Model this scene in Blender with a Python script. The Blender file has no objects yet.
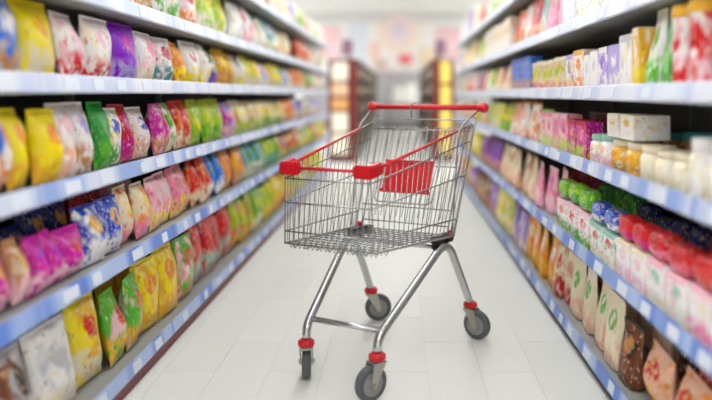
import bpy, bmesh, math, random
from mathutils import Vector, Matrix

# ------------------------------------------------------------------ camera, world, exposure
sc = bpy.context.scene
C = sc.collection
FPX, PX, PY, CAMH = 660.0, 399.0, 94.0, 1.07      # focal length and principal point in pixels of the 712x400 frame
cam_d = bpy.data.cameras.new('camera'); cam = bpy.data.objects.new('camera', cam_d); C.objects.link(cam)
cam.location = (0, 0, CAMH); cam.rotation_euler = (math.pi / 2, 0, 0)
cam_d.sensor_width = 36; cam_d.lens = FPX / 712 * 36
cam_d.shift_x = -(PX - 356) / 712; cam_d.shift_y = -(200 - PY) / 712
cam_d.clip_start = 0.02
cam_d.dof.use_dof = True; cam_d.dof.focus_distance = 2.6; cam_d.dof.aperture_fstop = 0.7
sc.camera = cam
w = bpy.data.worlds.new('store_ambient'); sc.world = w; w.use_nodes = True
w.node_tree.nodes['Background'].inputs[0].default_value = (1.0, 1.0, 0.99, 1)
w.node_tree.nodes['Background'].inputs[1].default_value = 0.9
sc.view_settings.view_transform = 'Standard'; sc.view_settings.look = 'None'
sc.view_settings.gamma = 1; sc.view_settings.use_curve_mapping = False
sc.view_settings.exposure = 0.1
LAMP = 13.0            # emission of the ceiling diffusers

rnd = random.Random(7)

# ------------------------------------------------------------------ helpers
def lin(c):
    return tuple((x / 12.92 if x <= 0.04045 else ((x + 0.055) / 1.055) ** 2.4) for x in (v / 255 for v in c)) + (1,)

MATS = {}
def mat(name, rgb, rough=0.5, metal=0.0, noise=0.0, nscale=20.0, emit=0.0, bump=0.0, coat=0.0):
    if name in MATS: return MATS[name]
    m = bpy.data.materials.new(name); m.use_nodes = True
    nt = m.node_tree; b = nt.nodes['Principled BSDF']
    b.inputs['Base Color'].default_value = lin(rgb)
    b.inputs['Roughness'].default_value = rough; b.inputs['Metallic'].default_value = metal
    b.inputs['Coat Weight'].default_value = coat
    if emit:
        b.inputs['Emission Color'].default_value = lin(rgb); b.inputs['Emission Strength'].default_value = emit
    if noise or bump:
        tc = nt.nodes.new('ShaderNodeTexCoord'); n = nt.nodes.new('ShaderNodeTexNoise')
        n.inputs['Scale'].default_value = nscale; n.inputs['Detail'].default_value = 3
        nt.links.new(tc.outputs['Object'], n.inputs['Vector'])
        if noise:
            mx = nt.nodes.new('ShaderNodeMix'); mx.data_type = 'RGBA'
            l = lin(rgb); mx.inputs['A'].default_value = tuple(v * (1 - noise) for v in l[:3]) + (1,)
            mx.inputs['B'].default_value = tuple(min(1, v * (1 + noise)) for v in l[:3]) + (1,)
            nt.links.new(n.outputs['Fac'], mx.inputs['Factor']); nt.links.new(mx.outputs['Result'], b.inputs['Base Color'])
        if bump:
            bp = nt.nodes.new('ShaderNodeBump'); bp.inputs['Strength'].default_value = bump
            nt.links.new(n.outputs['Fac'], bp.inputs['Height']); nt.links.new(bp.outputs['Normal'], b.inputs['Normal'])
    MATS[name] = m
    return m

def mesh_of(bm, name, smooth=True):
    me = bpy.data.meshes.new(name); bm.to_mesh(me); bm.free()
    if smooth:
        for p in me.polygons: p.use_smooth = True
    return me

def link(name, me, m=None, parent=None, loc=None, rot=None, scale=None):
    o = bpy.data.objects.new(name, me); C.objects.link(o)
    if m is not None:
        if len(me.materials) == 0: me.materials.append(m)
        else:
            o.material_slots[0].link = 'OBJECT'; o.material_slots[0].material = m
    if parent: o.parent = parent
    if loc is not None: o.location = loc
    if rot is not None: o.rotation_euler = rot
    if scale is not None: o.scale = scale
    return o

def empty(name, loc=(0, 0, 0), rz=0):
    o = bpy.data.objects.new(name, None); C.objects.link(o); o.location = loc; o.rotation_euler = (0, 0, rz)
    o.empty_display_size = 0.05
    return o

def tag(o, label=None, cat=None, group=None, kind=None):
    if label: o['label'] = label
    if cat: o['category'] = cat
    if group: o['group'] = group
    if kind: o['kind'] = kind
    return o

def add_box(bm, x0, x1, y0, y1, z0, z1, bev=0.0, M=None):
    r = bmesh.ops.create_cube(bm, size=1)
    vs = r['verts']
    for v in vs:
        v.co = Vector(((x0 + x1) / 2 + v.co.x * (x1 - x0), (y0 + y1) / 2 + v.co.y * (y1 - y0), (z0 + z1) / 2 + v.co.z * (z1 - z0)))
    if bev:
        es = list({e for v in vs for e in v.link_edges})
        r2 = bmesh.ops.bevel(bm, geom=es, offset=bev, segments=2, affect='EDGES')
        vs = list({v for f in r2['faces'] for v in f.verts} | {v for v in vs if v.is_valid})
    if M is not None:
        for v in vs: v.co = M @ v.co
    return vs

def box_mesh(name, x0, x1, y0, y1, z0, z1, bev=0.0):
    bm = bmesh.new(); add_box(bm, x0, x1, y0, y1, z0, z1, bev); return mesh_of(bm, name, False)

def fillet(pts, rads, seg=6):
    pts = [Vector(p) for p in pts]
    if not isinstance(rads, (list, tuple)): rads = [rads] * len(pts)
    out = [pts[0]]
    for i in range(1, len(pts) - 1):
        p, a, b = pts[i], pts[i - 1], pts[i + 1]
        d0, d1 = (a - p), (b - p)
        r = min(rads[i], d0.length * 0.49, d1.length * 0.49)
        if r <= 1e-5: out.append(p); continue
        s, e = p + d0.normalized() * r, p + d1.normalized() * r
        for k in range(seg + 1):
            t = k / seg
            out.append(s * (1 - t) ** 2 + p * 2 * t * (1 - t) + e * t * t)
    out.append(pts[-1])
    return out

def add_tube(bm, pts, r, n=8, cap=True):
    pts = [Vector(p) for p in pts]
    rings = []; up = None
    for i, p in enumerate(pts):
        t = (pts[min(i + 1, len(pts) - 1)] - pts[max(i - 1, 0)]).normalized()
        if up is None:
            up = Vector((0, 0, 1)) if abs(t.z) < 0.9 else Vector((1, 0, 0))
        up = (up - t * up.dot(t)).normalized(); sd = t.cross(up)
        rr = r[i] if isinstance(r, (list, tuple)) else r
        rings.append([bm.verts.new(p + (up * math.cos(2 * math.pi * k / n) + sd * math.sin(2 * math.pi * k / n)) * rr) for k in range(n)])
    for a, b in zip(rings, rings[1:]):
        for k in range(n): bm.faces.new((a[k], a[(k + 1) % n], b[(k + 1) % n], b[k]))
    if cap:
        bm.faces.new(rings[0][::-1]); bm.faces.new(rings[-1])

def tube(name, pts, r, m, parent=None, n=8):
    bm = bmesh.new(); add_tube(bm, pts, r, n); bmesh.ops.recalc_face_normals(bm, faces=bm.faces)
    return link(name, mesh_of(bm, name), m, parent)

def add_lathe(bm, prof, n=16, M=None):
    rings = []
    for (r, z) in prof:
        rings.append([bm.verts.new(((M or Matrix()) @ Vector((r * math.cos(2 * math.pi * k / n), r * math.sin(2 * math.pi * k / n), z)))) for k in range(n)])
    for a, b in zip(rings, rings[1:]):
        for k in range(n): bm.faces.new((a[k], a[(k + 1) % n], b[(k + 1) % n], b[k]))
    bm.faces.new(rings[0][::-1]); bm.faces.new(rings[-1])

def auto_smooth(me, ang=40):
    me.set_sharp_from_angle(angle=math.radians(ang))
    return me

def lathe(name, prof, m, parent=None, n=20, M=None):
    bm = bmesh.new(); add_lathe(bm, prof, n, M); bmesh.ops.recalc_face_normals(bm, faces=bm.faces)
    return link(name, auto_smooth(mesh_of(bm, name)), m, parent)

ORD = ['zeroth', 'first', 'second', 'third', 'fourth', 'fifth', 'sixth', 'seventh', 'eighth', 'ninth', 'tenth',
       'eleventh', 'twelfth', 'thirteenth', 'fourteenth', 'fifteenth', 'sixteenth', 'seventeenth', 'eighteenth', 'nineteenth', 'twentieth']
def ordinal(i):
    if i <= 20: return ORD[i]
    if i % 10 == 0: return {30: 'thirtieth', 40: 'fortieth', 50: 'fiftieth'}[i]
    return {2: 'twenty', 3: 'thirty', 4: 'forty', 5: 'fifty'}[i // 10] + '-' + ORD[i % 10]

# ------------------------------------------------------------------ setting: floor, ceiling, back wall
XL, XR = -0.955, 0.728          # front edges of the two shelf runs
WALL_Y, CEIL_Z = 21.5, 3.7
fl_m = mat('floor_joint', (212, 212, 206), 0.6)
floor = tag(link('floor', box_mesh('floor', -7, 7, -3.5, WALL_Y + 0.1, -0.1, -0.002), fl_m), kind='structure')

def tile_material():
    m = bpy.data.materials.new('pale_floor_tile'); m.use_nodes = True
    nt = m.node_tree; b = nt.nodes['Principled BSDF']
    oi = nt.nodes.new('ShaderNodeObjectInfo'); tc = nt.nodes.new('ShaderNodeTexCoord')
    n = nt.nodes.new('ShaderNodeTexNoise'); n.inputs['Scale'].default_value = 7; n.inputs['Detail'].default_value = 4
    nt.links.new(tc.outputs['Object'], n.inputs['Vector'])
    r1 = nt.nodes.new('ShaderNodeMapRange'); r1.inputs['To Min'].default_value = 0.0; r1.inputs['To Max'].default_value = 0.6
    nt.links.new(oi.outputs['Random'], r1.inputs['Value'])
    ad = nt.nodes.new('ShaderNodeMath'); ad.operation = 'MULTIPLY_ADD'; ad.inputs[1].default_value = 0.5
    nt.links.new(n.outputs['Fac'], ad.inputs[0]); nt.links.new(r1.outputs['Result'], ad.inputs[2])
    mx = nt.nodes.new('ShaderNodeMix'); mx.data_type = 'RGBA'
    mx.inputs['A'].default_value = lin((221, 221, 214)); mx.inputs['B'].default_value = lin((227, 227, 221))
    nt.links.new(ad.outputs[0], mx.inputs['Factor']); nt.links.new(mx.outputs['Result'], b.inputs['Base Color'])
    b.inputs['Roughness'].default_value = 0.42
    b.inputs['Specular IOR Level'].default_value = 0.35
    return m
tile_m = tile_material()
TW, TL = 0.204, 0.612
tile_me = box_mesh('tile', 0.0007, TW - 0.0007, 0.0007, TL - 0.0007, -0.006, 0.0, 0.0004)
k0 = -6
for i in range(k0, 5):
    for j in range(0, 16):
        y = 0.4 + j * TL - (TL / 2 if i % 2 else 0)
        link('tile', tile_me, tile_m, floor, (0.11 + i * TW, y, 0))
# beyond the shelf runs the joints cannot be told apart: wide slabs
for x0, x1, y0, y1 in ((-7, 0.11 + k0 * TW, -3.5, WALL_Y), (0.11 + 5 * TW, 7, -3.5, WALL_Y),
                       (0.11 + k0 * TW, 0.11 + 5 * TW, 0.4 + 16 * TL, WALL_Y), (0.11 + k0 * TW, 0.11 + 5 * TW, -3.5, 0.4 - TL / 2)):
    link('floor_field', box_mesh('floor_field', x0, x1, y0, y1, -0.006, -0.0005), tile_m, floor)

ceil_m = mat('ceiling_white', (248, 248, 246), 0.9, noise=0.03, nscale=2)
tag(link('ceiling', box_mesh('ceiling', -7, 7, -3.5, WALL_Y + 0.1, CEIL_Z, CEIL_Z + 0.1), ceil_m), kind='structure')
wall_m = mat('wall_cream', (248, 245, 240), 0.9, noise=0.05, nscale=0.9)
wall = tag(link('wall_back', box_mesh('wall_back', -7, 7, WALL_Y, WALL_Y + 0.1, 0, CEIL_Z), wall_m), kind='structure')
tag(link('trim_1', box_mesh('trim_1', -7, 7, WALL_Y - 0.06, WALL_Y, 3.42, CEIL_Z), mat('cornice_grey', (222, 222, 218), 0.8)), kind='structure')

# ceiling lamps, three aisle rows; rear and far rows added to brighten back wall
dif_m = mat('lamp_diffuser', (250, 252, 255), 0.6, emit=LAMP)
hous_m = mat('lamp_housing', (235, 235, 235), 0.5)
h_me = box_mesh('housing', -0.19, 0.19, -0.78, 0.78, 0.02, 0.09, 0.004)
d_me = box_mesh('diffuser', -0.17, 0.17, -0.75, 0.75, 0.0, 0.025, 0.004)
rows = [(-3.9, 'rear left'), (3.9, 'rear right'), (-5.2, 'far left'), (-2.9, 'left'), (-0.1, 'middle'), (2.7, 'right'), (5.0, 'far right')]
for x, side in rows:
    n_l, y_l = (4, 13.6) if 'rear' in side else (12, -2.6) if 'far' in side else (10, -3.0)
    for j in range(n_l):
        y = y_l + j * 2.06
        e = empty('ceiling_light', (x, y, CEIL_Z - 0.09))
        tag(e, f'{ordinal(j + 1)} long white ceiling light from the near end, {side} row', 'light', 'ceiling lights')
        link('housing', h_me, hous_m, e); link('diffuser', d_me, dif_m, e)

# ------------------------------------------------------------------ shelf runs
LIPS = {'L': [0.085, 0.49, 0.80, 1.10, 1.375, 1.70], 'R': [0.068, 0.44, 0.79, 1.075, 1.36, 1.68]}
DEPTH = 0.46
def sx(side, d):          # x of a point d metres behind the shelf edge
    return XL - d if side == 'L' else XR + d

rail_up = mat('price_rail_white', (232, 236, 244), 0.35)
def rail_material(name, a, b_):
    m = bpy.data.materials.new(name); m.use_nodes = True
    nt = m.node_tree; b = nt.nodes['Principled BSDF']
    tc = nt.nodes.new('ShaderNodeTexCoord'); mp = nt.nodes.new('ShaderNodeMapping'); mp.inputs['Scale'].default_value = (0.01, 1, 0.01)
    oi = nt.nodes.new('ShaderNodeObjectInfo')
    n = nt.nodes.new('ShaderNodeTexNoise'); n.noise_dimensions = '4D'; n.inputs['Scale'].default_value = 7; n.inputs['Detail'].default_value = 0
    ml = nt.nodes.new('ShaderNodeMath'); ml.operation = 'MULTIPLY'; ml.inputs[1].default_value = 50
    nt.links.new(oi.outputs['Random'], ml.inputs[0]); nt.links.new(ml.outputs[0], n.inputs['W'])
    nt.links.new(tc.outputs['Object'], mp.inputs[0]); nt.links.new(mp.outputs[0], n.inputs['Vector'])
    cr = nt.nodes.new('ShaderNodeValToRGB'); cr.color_ramp.elements[0].position = 0.42; cr.color_ramp.elements[1].position = 0.58
    cr.color_ramp.elements[0].color = lin(a); cr.color_ramp.elements[1].color = lin(b_)
    nt.links.new(n.outputs['Fac'], cr.inputs[0]); nt.links.new(cr.outputs[0], b.inputs['Base Color'])
    b.inputs['Roughness'].default_value = 0.35
    return m
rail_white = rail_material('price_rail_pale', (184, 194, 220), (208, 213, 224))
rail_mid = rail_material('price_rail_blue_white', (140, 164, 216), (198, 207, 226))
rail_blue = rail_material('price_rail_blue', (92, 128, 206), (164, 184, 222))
board_m = mat('shelf_steel', (150, 152, 148), 0.45, noise=0.04)
back_l = mat('back_panel_dark', (52, 52, 52), 0.7, noise=0.15, nscale=3); back_r = mat('back_panel_olive', (112, 112, 102), 0.7, noise=0.12, nscale=3)
up_m = mat('upright_grey', (120, 122, 122), 0.5)
kick_l = mat('kick_plate_maroon', (120, 52, 52), 0.5, noise=0.1)
kick_r = mat('kick_plate_dark', (74, 72, 74), 0.5, noise=0.1)
tag_m = mat('price_tag_paper', (212, 218, 230), 0.6)

def add_poly_prism(bm, prof, y0, y1):        # prof: (x, z) loop
    a = [bm.verts.new((x, y0, z)) for x, z in prof]; b = [bm.verts.new((x, y1, z)) for x, z in prof]
    n = len(prof)
    for k in range(n): bm.faces.new((a[k], a[(k + 1) % n], b[(k + 1) % n], b[k]))
    bm.faces.new(a[::-1]); bm.faces.new(b)
    bmesh.ops.recalc_face_normals(bm, faces=bm.faces)

def shelf_bay(side, y0, y1, idx, n):
    s = 1 if side == 'L' else -1            # towards the aisle
    x = XL if side == 'L' else XR
    e = empty('shelf_unit', (x, (y0 + y1) / 2, 0))
    sd = 'left' if side == 'L' else 'right'
    where = 'nearest' if idx == 0 else ('farthest' if idx == n - 1 else ordinal(idx + 1))
    suffix = '' if where in ('nearest', 'farthest') else ' from the near end'
    tag(e, f'{where} grey steel shelf bay{suffix}, {sd} side of the aisle', 'shelf unit', f'shelf bays along the {sd} side')
    L = (y1 - y0) / 2 - 0.002
    def b(name, xa, xb, z0, z1, m, ya=-L, yb=L, par=e, bev=0.0):
        xs = sorted((-s * xa, -s * xb))
        return link(name, box_mesh(name, xs[0], xs[1], ya, yb, z0, z1, bev), m, par)
    b('back_panel', DEPTH, DEPTH + 0.03, 0.02, 2.04, back_l if side == 'L' else back_r)
    b('upright', DEPTH - 0.03, DEPTH - 0.002, 0.02, 2.04, up_m, -L, -L + 0.03)
    b('kick_plate', 0.012, 0.03, 0.0, LIPS[side][0] - 0.027, kick_l if side == 'L' else kick_r)
    for k, zl in enumerate(LIPS[side]):
        bd = b('shelf', 0.006, DEPTH, zl - 0.022, zl + 0.004, board_m)
        # price rail: slanted channel with rolled edges
        pr = [(0.004, -0.027), (-0.002, -0.029), (-0.008, -0.024), (0.0, 0.02), (0.002, 0.027), (0.008, 0.024), (0.0085, -0.02)]
        bm = bmesh.new(); add_poly_prism(bm, [(-s * px_, zl + pz) for px_, pz in pr], -L, L)
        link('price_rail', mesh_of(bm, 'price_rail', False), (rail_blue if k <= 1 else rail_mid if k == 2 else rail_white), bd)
        # price tags in the rail
        yy = -L + 0.06 + rnd.random() * 0.1
        while yy < L - 0.1:
            wd = rnd.choice((0.055, 0.07, 0.07, 0.09))
            bm = bmesh.new()
            add_poly_prism(bm, [(-s * -0.0066, zl - 0.019), (-s * -0.0092, zl - 0.0185), (-s * -0.0022, zl + 0.0175), (-s * 0.0, zl + 0.017)], yy, yy + wd)
            link('price_tag', mesh_of(bm, 'price_tag', False), tag_m, bd)
            yy += wd + rnd.uniform(0.08, 0.26)

def bay_edges(first, pitch, y0, y1):
    es = [y0]; y = first
    while y < y1 - 0.3:
        if y > y0 + 0.1: es.append(y)
        y += pitch
    return es + [y1]
END_L, END_R = 9.0, 8.55
for side, first, pitch, yend in (('L', 1.75, 1.035, END_L), ('R', 1.64, 0.965, END_R)):
    es = bay_edges(first, pitch, 0.72, yend)
    for i, (a, b_) in enumerate(zip(es, es[1:])): shelf_bay(side, a, b_, i, len(es) - 1)

# ------------------------------------------------------------------ products: meshes
def bag_mesh(name, seed, fat=1.0, nx=10, nz=12):
    r = random.Random(seed); bm = bmesh.new()
    ph = [r.uniform(0, 6.28) for _ in range(6)]
    def pos(i, j, s):
        u, v = i / nx * 2 - 1, j / nz
        inner = min(1, max(0, (v - 0.05) / 0.9))
        t = (max(0, 1 - abs(u) ** 2.6)) ** 0.6 * (max(0, math.sin(math.pi * inner))) ** 0.55
        t *= 1 + 0.12 * math.sin(3 * u + ph[0] + 4 * v) + 0.1 * math.sin(7 * v + ph[1] + 2 * u)
        wdt = 0.5 * (1 - 0.07 * math.sin(math.pi * v)) * (1 + 0.015 * math.sin(9 * v + ph[2]))
        return Vector((u * wdt, -s * (0.5 * fat * t + 0.012), v + 0.012 * math.sin(6 * u + ph[3]) * v))
    grid = {}
    for s in (1, -1):
        for i in range(nx + 1):
            for j in range(nz + 1): grid[s, i, j] = bm.verts.new(pos(i, j, s))
    for s in (1, -1):
        for i in range(nx):
            for j in range(nz):
                q = (grid[s, i, j], grid[s, i + 1, j], grid[s, i + 1, j + 1], grid[s, i, j + 1])
                bm.faces.new(q if s == 1 else q[::-1])
    for i in range(nx):
        bm.faces.new((grid[-1, i, 0], grid[-1, i + 1, 0], grid[1, i + 1, 0], grid[1, i, 0]))
        bm.faces.new((grid[1, i, nz], grid[1, i + 1, nz], grid[-1, i + 1, nz], grid[-1, i, nz]))
    for j in range(nz):
        bm.faces.new((grid[1, 0, j], grid[1, 0, j + 1], grid[-1, 0, j + 1], grid[-1, 0, j]))
        bm.faces.new((grid[1, nx, j + 1], grid[1, nx, j], grid[-1, nx, j], grid[-1, nx, j + 1]))
    return mesh_of(bm, name)

def seal_mesh():          # crimped zigzag strip, unit wide, sits on the top edge of a bag
    bm = bmesh.new(); n = 28; pr = []
    for s in (1, -1):
        for z in (0.93, 1.03):
            pr.append([bm.verts.new((-0.49 + 0.98 * k / n, -s * (0.02 + (0.012 if k % 2 else 0)), z)) for k in range(n + 1)])
    for k in range(n):
        bm.faces.new((pr[0][k], pr[0][k + 1], pr[1][k + 1], pr[1][k]))
        bm.faces.new((pr[2][k + 1], pr[2][k], pr[3][k], pr[3][k + 1]))
        bm.faces.new((pr[1][k], pr[1][k + 1], pr[3][k + 1], pr[3][k]))
        bm.faces.new((pr[0][k + 1], pr[0][k], pr[2][k], pr[2][k + 1]))
    return mesh_of(bm, 'top_seal', False)

def pouch_mesh(name, seed):     # stand-up pouch: wide round bottom gusset, flat sealed top
    r = random.Random(seed); bm = bmesh.new(); nx, nz = 10, 10; g = {}
    p0 = r.uniform(0, 6)
    for s in (1, -1):
        for i in range(nx + 1):
            for j in range(nz + 1):
                u, v = i / nx * 2 - 1, j / nz
                t = (max(0, 1 - u ** 4)) ** 0.5 * (1 - v ** 1.6) * (0.8 + 0.2 * math.sin(math.pi * v + 0.6)) * (1 + 0.08 * math.sin(5 * v + p0 + 2 * u))
                g[s, i, j] = bm.verts.new((u * 0.5 * (1 - 0.03 * math.sin(math.pi * v)), -s * (0.5 * t + 0.012), v))
    for s in (1, -1):
        for i in range(nx):
            for j in range(nz):
                q = (g[s, i, j], g[s, i + 1, j], g[s, i + 1, j + 1], g[s, i, j + 1]); bm.faces.new(q if s == 1 else q[::-1])
    for i in range(nx):
        bm.faces.new((g[-1, i, 0], g[-1, i + 1, 0], g[1, i + 1, 0], g[1, i, 0])); bm.faces.new((g[1, i, nz], g[1, i + 1, nz], g[-1, i + 1, nz], g[-1, i, nz]))
    for j in range(nz):
        bm.faces.new((g[1, 0, j], g[1, 0, j + 1], g[-1, 0, j + 1], g[-1, 0, j])); bm.faces.new((g[1, nx, j + 1], g[1, nx, j], g[-1, nx, j], g[-1, nx, j + 1]))
    return mesh_of(bm, name)

def carton_mesh():       # folded box, slightly bulged, with tuck flap seam on top
    bm = bmesh.new(); add_box(bm, -0.5, 0.5, -0.5, 0.5, 0, 1, 0.018)
    for v in bm.verts:
        if abs(v.co.z - 0.5) < 0.49: v.co.x *= 1.0
    return mesh_of(bm, 'carton', False)
def flap_mesh():
    bm = bmesh.new(); add_box(bm, -0.47, 0.47, -0.49, 0.32, 0.998, 1.012, 0.003); add_box(bm, -0.44, 0.44, -0.507, -0.495, 0.88, 1.008, 0.003)
    return mesh_of(bm, 'tuck_flap', False)
def jar_mesh():
    bm = bmesh.new(); add_lathe(bm, [(0.40, 0), (0.47, 0.02), (0.5, 0.07), (0.5, 0.62), (0.47, 0.72), (0.40, 0.78), (0.39, 0.84)], 18); return auto_smooth(mesh_of(bm, 'jar'))
def jarlid_mesh():
    bm = bmesh.new(); add_lathe(bm, [(0.43, 0.80), (0.445, 0.82), (0.445, 0.96), (0.43, 0.985), (0.36, 1.0)], 18); return auto_smooth(mesh_of(bm, 'lid'))
def can_mesh():
    bm = bmesh.new(); add_lathe(bm, [(0.47, 0), (0.5, 0.02), (0.5, 0.04), (0.485, 0.05), (0.485, 0.84), (0.5, 0.86)], 18); return auto_smooth(mesh_of(bm, 'canister'))
def canlid_mesh():
    bm = bmesh.new(); add_lathe(bm, [(0.505, 0.845), (0.515, 0.86), (0.515, 0.95), (0.49, 0.985), (0.44, 0.99), (0.43, 0.975)], 18); return auto_smooth(mesh_of(bm, 'lid'))
def loaf_mesh(name, seed):   # soft lying pack: rounded loaf with gathered ends
    r = random.Random(seed); bm = bmesh.new(); rings = []; n = 14; m_ = 10
    for j in range(m_ + 1):
        u = j / m_ * 2 - 1
        rad = (max(0.0, 1 - abs(u) ** 6)) ** 0.5 * 0.88 + 0.12
        ring = []
        for k in range(n):
            a = 2 * math.pi * k / n
            cx, cz = math.cos(a), math.sin(a)
            ex = abs(cx) ** 0.45 * (1 if cx > 0 else -1); ez = abs(cz) ** 0.55 * (1 if cz > 0 else -1)
            b_ = 1 + 0.05 * math.sin(3 * a + 5 * u + seed)
            ring.append(bm.verts.new((u * 0.5, ex * 0.5 * (0.3 + 0.7 * rad) * b_, 0.5 + ez * 0.5 * rad * (b_ if ez > 0 else 1))))
        rings.append(ring)
    for a, b_ in zip(rings, rings[1:]):
        for k in range(n): bm.faces.new((a[k], a[(k + 1) % n], b_[(k + 1) % n], b_[k]))
    bm.faces.new(rings[0][::-1]); bm.faces.new(rings[-1]); bmesh.ops.recalc_face_normals(bm, faces=bm.faces)
    return mesh_of(bm, name)
def fin_mesh():             # gathered fins at both ends of a loaf pack
    bm = bmesh.new()
    for s in (-1, 1):
        p = [(0.497, -0.1, 0.45), (0.535, -0.24, 0.36), (0.535, 0.24, 0.66), (0.497, 0.1, 0.55)]
        a = [bm.verts.new((s * x, y, z - 0.012)) for x, y, z in p]; b_ = [bm.verts.new((s * x, y, z + 0.012)) for x, y, z in p]
        bm.faces.new(a); bm.faces.new(b_[::-1])
        for k in range(4): bm.faces.new((a[k], b_[k], b_[(k + 1) % 4], a[(k + 1) % 4]))
    bmesh.ops.recalc_face_normals(bm, faces=bm.faces)
    return mesh_of(bm, 'end_fin', False)

BAGS = [bag_mesh('snack_bag', k, 1.0) for k in range(5)]
POUCH = [pouch_mesh('pouch', k) for k in range(3)]
LOAF = [loaf_mesh('soft_pack', k) for k in range(3)]
SEAL, CARTON, FLAP, JAR, JLID, CAN, CLID, FIN = seal_mesh(), carton_mesh(), flap_mesh(), jar_mesh(), jarlid_mesh(), can_mesh(), canlid_mesh(), fin_mesh()

# ------------------------------------------------------------------ products: printed wrappers
COL = dict(yellow=(250, 226, 10), gold=(240, 180, 30), orange=(244, 140, 26), red=(222, 22, 24), crimson=(190, 10, 46), pink=(244, 130, 170), rose=(246, 196, 208),
           magenta=(205, 10, 160), purple=(140, 10, 205), lavender=(176, 160, 226), blue=(20, 120, 225), navy=(24, 40, 120), cobalt=(30, 70, 190), teal=(60, 160, 170),
           green=(18, 150, 44), lime=(176, 214, 20), leaf=(90, 180, 40), white=(244, 242, 240), cream=(240, 228, 196), silver=(200, 202, 206), brown=(120, 62, 34),
           tan=(206, 150, 90), maroon=(92, 18, 28), peach=(244, 190, 160), black=(30, 28, 30), mint=(150, 200, 180))
WRAP = {}
def wrap(main, sec, emb, low):
    key = (main, sec, emb, low)
    if key in WRAP: return WRAP[key]
    m = bpy.data.materials.new('wrapper_%s_%s_%s_%s' % key); m.use_nodes = True
    nt = m.node_tree; N = nt.nodes; Lk = nt.links; b = N['Principled BSDF']
    tc = N.new('ShaderNodeTexCoord'); oi = N.new('ShaderNodeObjectInfo')
    sp = N.new('ShaderNodeSeparateXYZ'); Lk.new(tc.outputs['Generated'], sp.inputs[0])
    rm = N.new('ShaderNodeMath'); rm.operation = 'MULTIPLY'; rm.inputs[1].default_value = 37.0; Lk.new(oi.outputs['Random'], rm.inputs[0])
    def noise(scale, off):
        n = N.new('ShaderNodeTexNoise'); n.noise_dimensions = '4D'; n.inputs['Scale'].default_value = scale; n.inputs['Detail'].default_value = 1.0
        a = N.new('ShaderNodeMath'); a.operation = 'ADD'; a.inputs[1].default_value = off; Lk.new(rm.outputs[0], a.inputs[0])
        Lk.new(a.outputs[0], n.inputs['W']); Lk.new(tc.outputs['Generated'], n.inputs['Vector']); return n.outputs['Fac']
    def step(val, lo, hi):
        r = N.new('ShaderNodeMapRange'); r.interpolation_type = 'SMOOTHSTEP'
        r.inputs['From Min'].default_value = lo; r.inputs['From Max'].default_value = hi; Lk.new(val, r.inputs['Value']); return r.outputs['Result']
    def mixc(f, a, c):
        x = N.new('ShaderNodeMix'); x.data_type = 'RGBA'; Lk.new(f, x.inputs['Factor'])
        if isinstance(a, tuple): x.inputs['A'].default_value = a
        else: Lk.new(a, x.inputs['A'])
        x.inputs['B'].default_value = c; return x.outputs['Result']
    def mth(op, a, b_):
        x = N.new('ShaderNodeMath'); x.operation = op
        for k, v in enumerate((a, b_)):
            if isinstance(v, (int, float)): x.inputs[k].default_value = v
            else: Lk.new(v, x.inputs[k])
        return x.outputs[0]
    c = mixc(step(noise(3.4, 0), 0.48, 0.66), lin(COL[main]), lin(COL[sec]))
    # lower picture of the contents: blotches below a wavy border
    zz = mth('ADD', sp.outputs['Z'], mth('MULTIPLY', noise(2.2, 5), 0.35))
    lowmask = mth('SUBTRACT', 1.0, step(zz, 0.46, 0.64))
    c = mixc(mth('MULTIPLY', lowmask, step(noise(6.0, 9), 0.36, 0.56)), c, lin(COL[low]))
    # round emblem in the upper half
    dx = mth('MULTIPLY', mth('SUBTRACT', sp.outputs['X'], 0.5), 1.15)
    dz = mth('MULTIPLY', mth('SUBTRACT', sp.outputs['Z'], 0.66), 1.7)
    d = mth('ADD', mth('MULTIPLY', dx, dx), mth('MULTIPLY', dz, dz))
    em = mth('SUBTRACT', 1.0, step(d, 0.045, 0.095))
    c = mixc(mth('MULTIPLY', em, step(noise(7.0, 13), 0.34, 0.54)), c, lin(COL[emb]))
    solid = 0.35 if main == sec else 1.0
    # small print: pale and coloured flecks, different on every pack
    c = mixc(mth('MULTIPLY', step(noise(11.0, 21), 0.56, 0.70), 0.5 * solid), c, lin(COL['cream'] if main not in ('white', 'cream') else COL[emb]))
    c = mixc(mth('MULTIPLY', step(noise(8.0, 27), 0.60, 0.74), 0.7 * solid), c, lin(COL[low]))
    c = mixc(mth('MULTIPLY', step(noise(9.0, 33), 0.62, 0.76), 0.6 * solid), c, lin(COL['brown'] if main not in ('navy', 'black', 'brown') else COL['tan']))
    Lk.new(c, b.inputs['Base Color']); b.inputs['Roughness'].default_value = 0.34
    b.inputs['Specular IOR Level'].default_value = 0.4
    WRAP[key] = m; return m

def plain(cn, rough=0.4): return mat('plain_' + cn, COL[cn], rough)

SHELFNAME = ['bottom shelf', 'fifth shelf down', 'fourth shelf down', 'third shelf down', 'second shelf down', 'top shelf']
KINDNAME = dict(bag='snack_bag', pouch='pouch', carton='carton', jar='jar', can='canister', loaf='soft_pack')
KINDLAB = dict(bag='snack bag', pouch='pouch', carton='carton', jar='jar', can='canister', loaf='soft pack')
KINDCAT = dict(bag='snack bag', pouch='pouch', carton='box', jar='jar', can='canister', loaf='soft pack')
ITEMS = []
def colname(c): return f'{c[0]}-and-{c[2]}' if c[0] != c[2] else c[0]

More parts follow.
